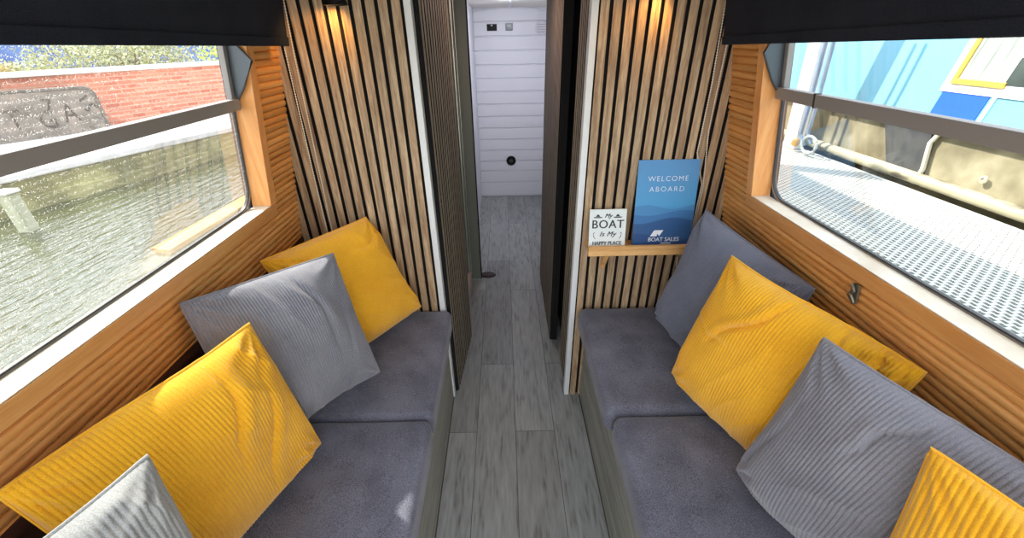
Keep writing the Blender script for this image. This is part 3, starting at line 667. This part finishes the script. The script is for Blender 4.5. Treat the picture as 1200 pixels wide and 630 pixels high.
# small white card
Wd, Hh = .142, .150
M = Matrix.Translation((.323, YP-.066, .8725)) @ Matrix.Rotation(math.radians(90-12), 4, 'X')
r = empty('motto_card', (.394, YP-.05, .8725), 'small square white card reading MY BOAT IS MY HAPPY PLACE on the shelf', 'card')
mb = MB(); mb.box((0, 0, -.008), (Wd, Hh, 0), M); mb.build('card_board', mat('card_white', srgb(222, 232, 232), .5), r, bevel=.001)
MT = M @ Matrix.Translation((0, 0, .0006))
bold = lambda t, x, y, s, sp_, sh_=0, xs=1: [(t, x+dx, y, s, sp_, sh_, xs) for dx in (-.0006, 0, .0006)]
tm = text_mesh(bold('My', .071, .118, .023, 1, .4) + bold('BOAT', .071, .077, .046, 1.08, 0, .98) + bold('Is My', .071, .045, .027, 1.1, .4, 1) + bold('HAPPY PLACE', .071, .010, .0215, 1.0, 0, .86), MT)
def tri2(mb, pts): mb.prism([MT @ Vector((x, y, 0)) for x, y in pts], MT.to_3x3() @ Vector((0, 0, .0004)))
for x in (.032, .108):
    tri2(tm, [(x-.018, .121), (x+.018, .121), (x+.013, .117), (x-.013, .117)]); tri2(tm, [(x-.009, .122), (x+.009, .122), (x+.002, .131), (x-.002, .131)])
for x, sg in ((.020, -1), (.122, 1)):
    tri2(tm, [(x, .062), (x+sg*.006, .054), (x+sg*.003, .054), (x-sg*.001, .060)]); tri2(tm, [(x+sg*.004, .053), (x+sg*.003, .042), (x+sg*.000, .042), (x+sg*.002, .051)]); tri2(tm, [(x+sg*.001, .041), (x-sg*.003, .034), (x-sg*.005, .036), (x-sg*.001, .041)])
tm.build('lettering', INK_K, r)

# small metal catch on the right wall
r = empty('wall_catch', tuple(wp(1, .815, 1.048)), 'small worn metal catch screwed to the boards under the right window', 'catch')
mb = MB(); wbox(mb, 1, .806, .826, 1.022, 1.074, .001, .006); mb.build('base_plate', mat('worn_metal', srgb(150, 150, 138), .35, .8), r, bevel=.002)
mb = MB(); mb.tube([wp(1, .822, 1.072, .008), wp(1, .812, 1.058, .014), wp(1, .818, 1.046, .016), wp(1, .808, 1.030, .010), wp(1, .812, 1.024, .006)], .0055, 10); mb.build('latch_arm', bpy.data.materials['worn_metal'], r, smooth=True)
mb = MB(); mb.lathe([(.0045, 0), (.004, .0035), (0, .004)], wp(1, .815, 1.047, .018), (-1, 0, 0), 12); mb.build('screw', STEEL, r, smooth=True)

# ------------------------------------------------------------------ outside left : canal, quay, brick wall
def water_mat():
    m = bpy.data.materials.new('canal_water'); m.use_nodes = True; N = m.node_tree.nodes; L = m.node_tree.links; b = N['Principled BSDF']
    b.inputs['Base Color'].default_value = srgb(64, 68, 40); b.inputs['Roughness'].default_value = .05; b.inputs['IOR'].default_value = 1.6; b.inputs['Specular IOR Level'].default_value = .9
    gi = N.new('ShaderNodeNewGeometry'); mp = N.new('ShaderNodeMapping'); mp.inputs['Scale'].default_value = (1.6, .5, 1); mp.inputs['Rotation'].default_value = (0, 0, -.9); L.new(gi.outputs['Position'], mp.inputs[0])
    n = N.new('ShaderNodeTexNoise'); n.inputs['Scale'].default_value = 16; n.inputs['Detail'].default_value = 3; L.new(mp.outputs[0], n.inputs[0])
    q = N.new('ShaderNodeBump'); q.inputs['Strength'].default_value = .5; q.inputs['Distance'].default_value = .03; L.new(n.outputs[0], q.inputs['Height']); L.new(q.outputs[0], b.inputs['Normal'])
    return m
# leave out the boat's own footprint: two sheets either side
mb = MB(); mb.box((-14, -10, .58), (-1.02, 26, .60)); mb.build('canal_water', water_mat(), kind='structure')
mb = MB(); mb.box((1.02, -10, .33), (14, 26, .35)); mb.build('dock_water', bpy.data.materials['canal_water'], kind='structure')
qd = Vector((.60, 1.745, 0)).normalized(); qn = Vector((-qd.y, qd.x, 0)); qp = Vector((-3.37, 2.70, 0))
def Q(t, w_, z): return qp + qd*t + qn*w_ + Vector((0, 0, z))
CONC = simple_noise('quay_concrete', [(.3, srgb(104, 100, 62)), (.5, srgb(142, 136, 86)), (.7, srgb(176, 170, 116))], 5, .9, 6, .4)
CONCT = simple_noise('quay_top', [(.3, srgb(206, 200, 196)), (.6, srgb(228, 224, 220))], 6, .8, 5)
q_ = empty('quay', tuple(Q(0, 0, 0)), kind='structure')
mb = MB(); mb.hexa([Q(-8, .02, .2), Q(16, .02, .2), Q(16, 1.9, .2), Q(-8, 1.9, .2)], [Q(-8, .02, .80), Q(16, .02, .80), Q(16, 1.9, .80), Q(-8, 1.9, .80)]); mb.build('quay_face', CONC, q_)
mb = MB(); mb.hexa([Q(-8, 0, .80), Q(16, 0, .80), Q(16, 1.95, .80), Q(-8, 1.95, .80)], [Q(-8, 0, .85), Q(16, 0, .85), Q(16, 1.95, .85), Q(-8, 1.95, .85)]); mb.build('coping', CONCT, q_, bevel=.01)
mb = MB()
mb.hexa([Q(-8, -.05, .42), Q(16, -.05, .42), Q(16, .03, .42), Q(-8, .03, .42)], [Q(-8, -.03, .68), Q(16, -.03, .68), Q(16, .03, .68), Q(-8, .03, .68)]); mb.build('ledge', CONC, q_)
def brick_mat():
    m = bpy.data.materials.new('red_brick'); m.use_nodes = True; N = m.node_tree.nodes; L = m.node_tree.links; b = N['Principled BSDF']
    t = N.new('ShaderNodeTexCoord'); mp = N.new('ShaderNodeMapping'); mp.inputs['Rotation'].default_value = (math.pi/2, 0, 0); mp.inputs['Scale'].default_value = (1, 1, 1)
    br = N.new('ShaderNodeTexBrick'); br.inputs['Scale'].default_value = 1; br.inputs['Brick Width'].default_value = .13; br.inputs['Row Height'].default_value = .042; br.inputs['Mortar Size'].default_value = .006
    br.inputs['Color1'].default_value = srgb(176, 92, 68); br.inputs['Color2'].default_value = srgb(206, 126, 98); br.inputs['Mortar'].default_value = srgb(186, 140, 114)
    L.new(t.outputs['Object'], mp.inputs[0]); L.new(mp.outputs[0], br.inputs[0]); L.new(br.outputs[0], b.inputs['Base Color']); b.inputs['Roughness'].default_value = .9
    return m
bd = Vector((.65, 1.22, 0)).normalized(); bn = Vector((-bd.y, bd.x, 0)); bp_ = Vector((-4.26, 4.52, 0))
def Bk(t, w_, z): return bp_ + bd*t + bn*w_ + Vector((0, 0, z))
root = empty('brick_wall', tuple(Bk(0, 0, .85)), 'long low red brick wall along the far bank with pale coping', 'wall')
me_v = [Vector((-8, 0, .0)), Vector((14, 0, .0)), Vector((14, .22, .0)), Vector((-8, .22, .0))]
mw = MB(); mw.hexa([p for p in me_v], [p+Vector((0, 0, .51)) for p in me_v])
bo = mw.build('brickwork', brick_mat()); bo.parent = root; bo.rotation_euler = (0, 0, math.atan2(bd.y, bd.x)); bo.location = (0, 0, 0)
mb = MB(); mb.hexa([Bk(-8, -.04, 1.36), Bk(14, -.04, 1.36), Bk(14, .26, 1.36), Bk(-8, .26, 1.36)], [Bk(-8, -.04, 1.395), Bk(14, -.04, 1.395), Bk(14, .26, 1.395), Bk(-8, .26, 1.395)]); mb.build('coping', CONCT, root)
mb = MB(); mb.hexa([Bk(-8, .24, .6), Bk(20, .24, .6), Bk(20, 20, .6), Bk(-8, 20, .6)], [Bk(-8, .24, .84), Bk(20, .24, .84), Bk(20, 20, .84), Bk(-8, 20, .84)]); mb.build('bank_ground', simple_noise('bank_earth', [(.3, srgb(110, 100, 70)), (.7, srgb(160, 150, 110))], 3), kind='structure')
# lettered stone block
sd = Vector((math.cos(math.radians(58)), math.sin(math.radians(58)), 0)); sn_ = Vector((sd.y, -sd.x, 0)); s0 = Vector((-4.045, 4.40, 0))
def Sg(u, w_, z): return s0 + sd*u + sn_*w_ + Vector((0, 0, z))
root = empty('name_block', tuple(Sg(-.5, 0, .85)), 'weathered dark slab with worn raised lettering standing on the far quay', 'sign')
STONE = simple_noise('weathered_stone', [(.3, srgb(96, 88, 80)), (.55, srgb(122, 112, 102)), (.75, srgb(150, 132, 118))], 9, .85, 6, .3)
pts = [(0, .851), (0, 1.20), (-.02, 1.235), (-.06, 1.25), (-1.5, 1.275), (-1.5, .851)]
mb = MB(); mb.prism([Sg(u, 0, z) for u, z in pts], -sn_*.14); mb.build('slab', STONE, root)
mb = MB()
a = [(0.0, .86), (0, 1.20), (-.02, 1.232), (-.06, 1.247), (-1.5, 1.272)]
mb.tube([Sg(u, .0, z) for u, z in a], .016, 8); mb.build('rim', simple_noise('rim_stone', [(.3, srgb(70, 62, 56)), (.7, srgb(104, 94, 84))], 8), root, smooth=True)
LET = simple_noise('letter_stone', [(.3, srgb(60, 52, 46)), (.7, srgb(92, 78, 66))], 12, .85)
MS = Matrix((( sd.x, 0, sn_.x, 0), (sd.y, 0, sn_.y, 0), (0, 1, 0, 0), (0, 0, 0, 1))); MS = Matrix.Translation(Sg(0, .004, 0)) @ MS
for ch_, x_, z_, s_, w_ in (('A', -.24, .96, .24, .75), ('G', -.41, .93, .22, .8), ('7', -.36, 1.07, .16, 1), ('T', -.62, .95, .24, .8), ('A', -.82, .95, .24, .8)):
    text_mesh([(ch_, x_, z_, s_, 1, 0, w_)], MS).build('raised_letter', LET, root)
mb = MB(); mb.tube([Sg(-.12, .006, 1.06), Sg(-.10, .006, 1.035), Sg(-.085, .006, 1.06), Sg(-.07, .006, 1.09), Sg(-.045, .006, 1.095), Sg(-.03, .006, 1.075), Sg(-.022, .006, 1.06)], .008, 6)
mb.tube([Sg(-.13, .006, 1.13), Sg(-.10, .006, 1.15), Sg(-.06, .006, 1.175)], .007, 6); mb.build('raised_scroll', mat('dark_scroll', srgb(66, 60, 54), .8), root, smooth=True)

def bush(loc, rad, stops, label, seed, n=2600, leaf=.035):
    rnd = random.Random(seed); mb = MB(); c = Vector(loc)
    lobes = [(c + Vector((rnd.uniform(-1, 1)*rad[0]*.6, rnd.uniform(-1, 1)*rad[1]*.6, rnd.uniform(-.5, .6)*rad[2]*.6)), rnd.uniform(.4, .62)) for _ in range(9)]
    for _ in range(n):
        lc, lr = rnd.choice(lobes); dv_ = Vector((rnd.gauss(0, 1), rnd.gauss(0, 1), rnd.gauss(0, 1))).normalized()
        p = lc + Vector((dv_.x*rad[0], dv_.y*rad[1], dv_.z*rad[2]))*lr*rnd.uniform(.75, 1.03)
        a = Vector((rnd.gauss(0, 1), rnd.gauss(0, 1), rnd.gauss(0, 1))).normalized(); b = a.cross(dv_); b = b.normalized() if b.length > .01 else Vector((1, 0, 0)); s_ = leaf*rnd.uniform(.6, 1.3)
        mb.add([p, p + a*s_ + b*s_*.4, p + a*s_*2, p + a*s_ - b*s_*.4], [(0, 1, 2, 3)])
    r = empty('bush', (c.x, c.y, c.z-rad[2]), label, 'bush', 'bushes behind the brick wall')
    m = simple_noise('leaf_%d' % seed, stops, 14, .6); o = mb.build('foliage', m, r)
    mb = MB()
    for k in range(5): mb.tube([(c.x+rnd.uniform(-.1, .1), c.y+rnd.uniform(-.1, .1), .82), (c.x+rnd.uniform(-.3, .3)*rad[0], c.y+rnd.uniform(-.3, .3)*rad[1], c.z)], [.03, .012], 6)
    mb.build('stems', mat('bark_%d' % seed, srgb(96, 80, 60), .9), r)
PALE = [(.3, srgb(120, 126, 84)), (.5, srgb(164, 168, 120)), (.7, srgb(204, 204, 164))]
LIME = [(.3, srgb(150, 176, 40)), (.6, srgb(204, 220, 70))]
bush((-6.6, 8.2, 1.45), (1.5, 1.0, .75), PALE, 'big pale green bush behind the middle of the brick wall', 11, 7000)
bush((-4.9, 10.4, 1.6), (1.1, .9, .70), PALE, 'pale bush between the big bush and the lime green one', 12, 4500)
bush((-4.1, 7.6, 1.5), (.62, .6, .62), LIME, 'lime green bush at the right end of the brick wall view', 13, 3500)
bush((-9.6, 8.9, 1.12), (1.0, .6, .36), PALE, 'low pale bush at the left of the brick wall view', 14, 2500)
bush((-6.9, 6.1, 1.2), (.30, .25, .32), [(.3, srgb(140, 120, 60)), (.7, srgb(190, 170, 90))], 'small yellowish shrub close behind the left of the brick wall', 15, 900, .03)
r = empty('blue_shed', (-15, 14.5, .84), 'long blue building far beyond the bushes', 'building')
mb = MB(); mb.hexa([(-26, 10, .84), (-6, 18.6, .84), (-6, 21, .84), (-26, 13, .84)], [(-26, 10, 3.2), (-6, 18.6, 3.2), (-6, 21, 3.2), (-26, 13, 3.2)]); mb.build('walls', simple_noise('blue_cladding', [(.35, srgb(50, 84, 150)), (.6, srgb(84, 120, 180))], 1.5, .6), r)
mb = MB(); mb.hexa([(-26.3, 9.6, 3.2), (-5.7, 18.3, 3.2), (-5.7, 21.3, 3.2), (-26.3, 13.3, 3.2)], [(-26.3, 9.6, 3.35), (-5.7, 18.3, 3.35), (-5.7, 21.3, 3.35), (-26.3, 13.3, 3.35)]); mb.build('roof', CONCT, r)
# pale mooring post leaning over the far water
r = empty('mooring_pile', (-2.985, 2.375, .3), 'pale square pile standing in the water in front of the quay, at left photo edge', 'post')
mb = MB(); mb.box((-3.02, 2.34, .3), (-2.95, 2.41, .84)); mb.build('pile', simple_noise('pile_wood', [(.3, srgb(150, 150, 120)), (.7, srgb(206, 206, 178))], 9, .8, 5, 0, (1, 1, .2)), r, bevel=.006)
mb = MB(); mb.box((-3.03, 2.33, .84), (-2.94, 2.42, .86)); mb.build('pile_cap', CONCT, r, bevel=.004)
r = empty('floating_plank', (-1.88, 2.5, .6), 'yellowish wooden plank floating on the canal by the far corner of the left window', 'plank')
mb = MB(); mb.hexa([(-1.955, 2.03, .585), (-1.835, 2.00, .585), (-1.79, 3.0, .585), (-1.915, 3.0, .585)], [(-1.955, 2.03, .625), (-1.835, 2.00, .625), (-1.79, 3.0, .625), (-1.915, 3.0, .625)])
mb.build('board', wood('weathered_yellow_plank', srgb(168, 112, 30), srgb(196, 142, 54), srgb(214, 166, 80), (9, .8, 9), 30, .6, 3), r, bevel=.004)

# ------------------------------------------------------------------ outside right : pontoon and neighbouring boat
PZ = .85
p = empty('pontoon', (1.6, 2, PZ), 'white mesh-decked pontoon walkway outside the right window', 'pontoon')
mb = MB(); mb.box((1.02, -3, PZ-.12), (2.16, 9, PZ-.022)); mb.build('deck_base', simple_noise('deck_grey', [(.3, srgb(84, 88, 80)), (.7, srgb(108, 112, 102))], 6), p)
mb = MB(); GR = mat('grating_white', srgb(206, 206, 198), .6)
v = []; f = []
x = 1.02; nx = 0
def bar(x0, y0, x1, y1, z0, z1):   # only the top and the four sides
    n = len(v); v.extend([(x0, y0, z0), (x1, y0, z0), (x1, y1, z0), (x0, y1, z0), (x0, y0, z1), (x1, y0, z1), (x1, y1, z1), (x0, y1, z1)])
    f.extend([tuple(n+i for i in g) for g in ((4,5,6,7),(0,1,5,4),(1,2,6,5),(2,3,7,6),(3,0,4,7))])
px_, py_ = .021, .030; k = 0
while x < 2.15:
    bar(x-.0036, -1.0, x+.0036, 7.0, PZ-.018, PZ-.0005); x += px_
    y = .3 + (py_/2 if k % 2 else 0); k += 1
    while y < 5.2: bar(x-px_+.0036, y-.0045, x-.0036, y+.0045, PZ-.018, PZ); y += py_
mesh('grating', v, f, GR, p)
mb = MB(); mb.box((1.00, -3, PZ-.12), (1.018, 9, PZ+.002)); mb.box((2.155, -3, PZ-.12), (2.18, 9, PZ+.002)); mb.build('edge_rail', GR, p, bevel=.002)

HX = 2.22
b_ = empty('neighbour_boat', (2.8, 2, .3), 'pale blue boat with tan weathered hull moored beyond the pontoon', 'boat')
TAN = simple_noise('tan_hull', [(.34, srgb(112, 104, 80)), (.5, srgb(142, 134, 106)), (.64, srgb(172, 164, 136))], 5, .7, 8)
mb = MB(); mb.hexa([(HX, -3, .3), (HX, 8, .3), (4.2, 8, .3), (4.2, -3, .3)], [(HX+.02, -3, 1.130), (HX+.02, 8, 1.130), (4.2, 8, 1.130), (4.2, -3, 1.130)]); mb.build('hull', TAN, b_)
mb = MB(); mb.hexa([(HX-.01, -3, 1.125), (HX-.01, 8, 1.125), (2.45, 8, 1.14), (2.45, -3, 1.14)], [(HX, -3, 1.142), (HX, 8, 1.142), (2.45, 8, 1.155), (2.45, -3, 1.155)]); mb.build('gunwale', simple_noise('gunwale_tan', [(.3, srgb(160, 148, 122)), (.7, srgb(200, 190, 168))], 5), b_, bevel=.004)
mb = MB(); mb.tube([(HX-.012, -3, .90), (HX-.012, 8, .90)], .030, 12); mb.build('rubbing_strake', simple_noise('strake_cream', [(.36, srgb(80, 72, 56)), (.44, srgb(170, 162, 134)), (.7, srgb(196, 188, 160))], 5, .6, 6, 0, (1, .6, 2)), b_, smooth=True)
# cast shadow painted on the hull as a dark patch, plus a weld bead
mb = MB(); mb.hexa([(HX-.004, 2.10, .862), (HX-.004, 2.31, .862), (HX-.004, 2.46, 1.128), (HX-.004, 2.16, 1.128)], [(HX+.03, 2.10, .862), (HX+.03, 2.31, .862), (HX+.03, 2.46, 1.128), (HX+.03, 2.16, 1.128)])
mb.build('shadow_patch', simple_noise('shadow_patch', [(.3, srgb(52, 54, 56)), (.7, srgb(86, 86, 84))], 12, .6), b_)
mb = MB(); mb.tube([(HX-.010, 2.13, .87), (HX-.008, 2.115, .95), (HX-.005, 2.145, 1.08), (HX+.004, 2.13, 1.13)], .011, 8); mb.build('weld_bead', mat('weld_cream', srgb(206, 200, 176), .6), b_, smooth=True)
mb = MB(); mb.lathe([(.018, 0), (.018, .006), (.008, .008), (.007, .003), (0, .003)], (HX, 1.825, .985), '-X', 18); mb.build('hull_bolt', mat('bolt_cream', srgb(190, 182, 156), .5), b_, smooth=True)
# cabin side leaning inwards
CX = 2.42
def cp(y, z, o=0): return Vector((CX + .16*(z-1.14) - o, y, z))
def cbox(mb, y0, y1, z0, z1, o0, o1, sh=0):
    mb.hexa([cp(y0, z0, o0), cp(y1, z0, o0), cp(y1+sh, z1, o0), cp(y0+sh, z1, o0)], [cp(y0, z0, o1), cp(y1, z0, o1), cp(y1+sh, z1, o1), cp(y0+sh, z1, o1)])
mb = MB(); cbox(mb, -3, 8, 1.14, 2.0, -.06, 0); mb.build('cabin_side', mat('pale_blue_paint', srgb(118, 178, 198), .4), b_)
mb = MB(); mb.box((2.50, -3, 2.0), (4.1, 8, 2.04)); mb.build('cabin_roof', WHITEP, b_)
mb = MB(); cbox(mb, 2.18, 2.43, 1.15, 1.31, 0, .004); mb.build('blue_square', mat('royal_blue_paint', srgb(44, 96, 196), .35), b_)
mb = MB(); cbox(mb, 2.145, 2.165, 1.15, 1.31, 0, .006); mb.build('pale_stripe', mat('light_stripe', srgb(170, 222, 236), .3), b_)
W = b_
mb = MB(); cbox(mb, 1.2, 2.45, 1.295, 1.335, 0, .008); cbox(mb, 2.41, 2.45, 1.335, 1.9, 0, .008); cbox(mb, 1.2, 2.45, 1.88, 1.93, 0, .008); W = mb.build('window_surround', WHITEP, b_)
mb = MB(); cbox(mb, 2.14, 2.41, 1.335, 1.362, .002, .018); cbox(mb, 2.385, 2.41, 1.362, 1.88, .002, .018); mb.build('brass_window_frame', mat('yellow_brass', srgb(224, 186, 84), .35, .3), W, bevel=.003)
mb = MB(); cbox(mb, 2.175, 2.385, 1.362, 1.88, .002, .008); mb.build('curtained_pane', simple_noise('curtain_cloth', [(.3, srgb(120, 130, 120)), (.6, srgb(178, 186, 176))], 6, .6, 3, .6, (1, 14, .6)), W)
mb = MB(); cbox(mb, 1.2, 2.175, 1.335, 1.88, .0, .006); mb.build('inner_frame', WHITEP, W)
mb = MB(); cbox(mb, 1.45, 2.150, 1.350, 1.47, .004, .010); mb.build('dark_pane', simple_noise('dark_pane', [(.3, srgb(50, 58, 56)), (.7, srgb(84, 94, 88))], 6, .2), W)
mb = MB(); cbox(mb, 1.45, 2.150, 1.482, 1.535, .004, .010); mb.build('pale_pane', mat('sage_pane', srgb(150, 166, 150), .3), W)

# dock post with ropes
r = empty('dock_post', (2.19, 3.02, PZ), 'white square mooring post on the pontoon edge by the tan hull', 'post')
def leanbox(mb, y0, y1, x0, x1, z0, z1, dx=.0, dy=.10):
    mb.hexa([(x0, y0, z0), (x1, y0, z0), (x1, y1, z0), (x0, y1, z0)], [(x0+dx, y0+dy, z1), (x1+dx, y0+dy, z1), (x1+dx, y1+dy, z1), (x0+dx, y1+dy, z1)])
mb = MB(); leanbox(mb, 2.98, 3.11, 2.095, 2.155, PZ+.002, 2.1, 0, .12); mb.build('post_shaft', mat('post_white', srgb(232, 234, 236), .5), r, bevel=.004)
r2 = empty('mooring_rope', (2.11, 2.85, PZ), 'blue-grey mooring ropes hanging beside the white post, ending in a ring', 'rope')
ROPE = mat('rope_blue_grey', srgb(136, 152, 172), .8)
mb = MB(); mb.tube([(2.08, 2.86+.0, PZ+.06), (2.07, 2.92, PZ+.12), (2.07, 2.93, 1.2), (2.07, 2.98, 1.7), (2.07, 3.02, 2.0)], .012, 8); mb.build('rope_strand', ROPE, r2, smooth=True)
mb = MB(); mb.tube([(2.08, 2.80, PZ+.08), (2.07, 2.85, PZ+.14), (2.07, 2.86, 1.2), (2.07, 2.91, 1.7), (2.07, 2.95, 2.0)], .012, 8); mb.build('rope_strand', ROPE, r2, smooth=True)
mb = MB(); mb.tube([(2.066, 2.80+.07*math.cos(k*math.pi/10), PZ+.075+.055*math.sin(k*math.pi/10)) for k in range(20)], .009, 8, closed=True); mb.build('rope_ring', mat('rope_ring_cream', srgb(190, 196, 190), .7), r2, smooth=True)
mb = MB(); mb.lathe([(.02, 0), (.03, .01), (.022, .035), (0, .04)], (2.085, 2.94, PZ+.06), '-X', 14); mb.build('shackle', mat('shackle_brass', srgb(196, 160, 96), .4, .5), r2, smooth=True)
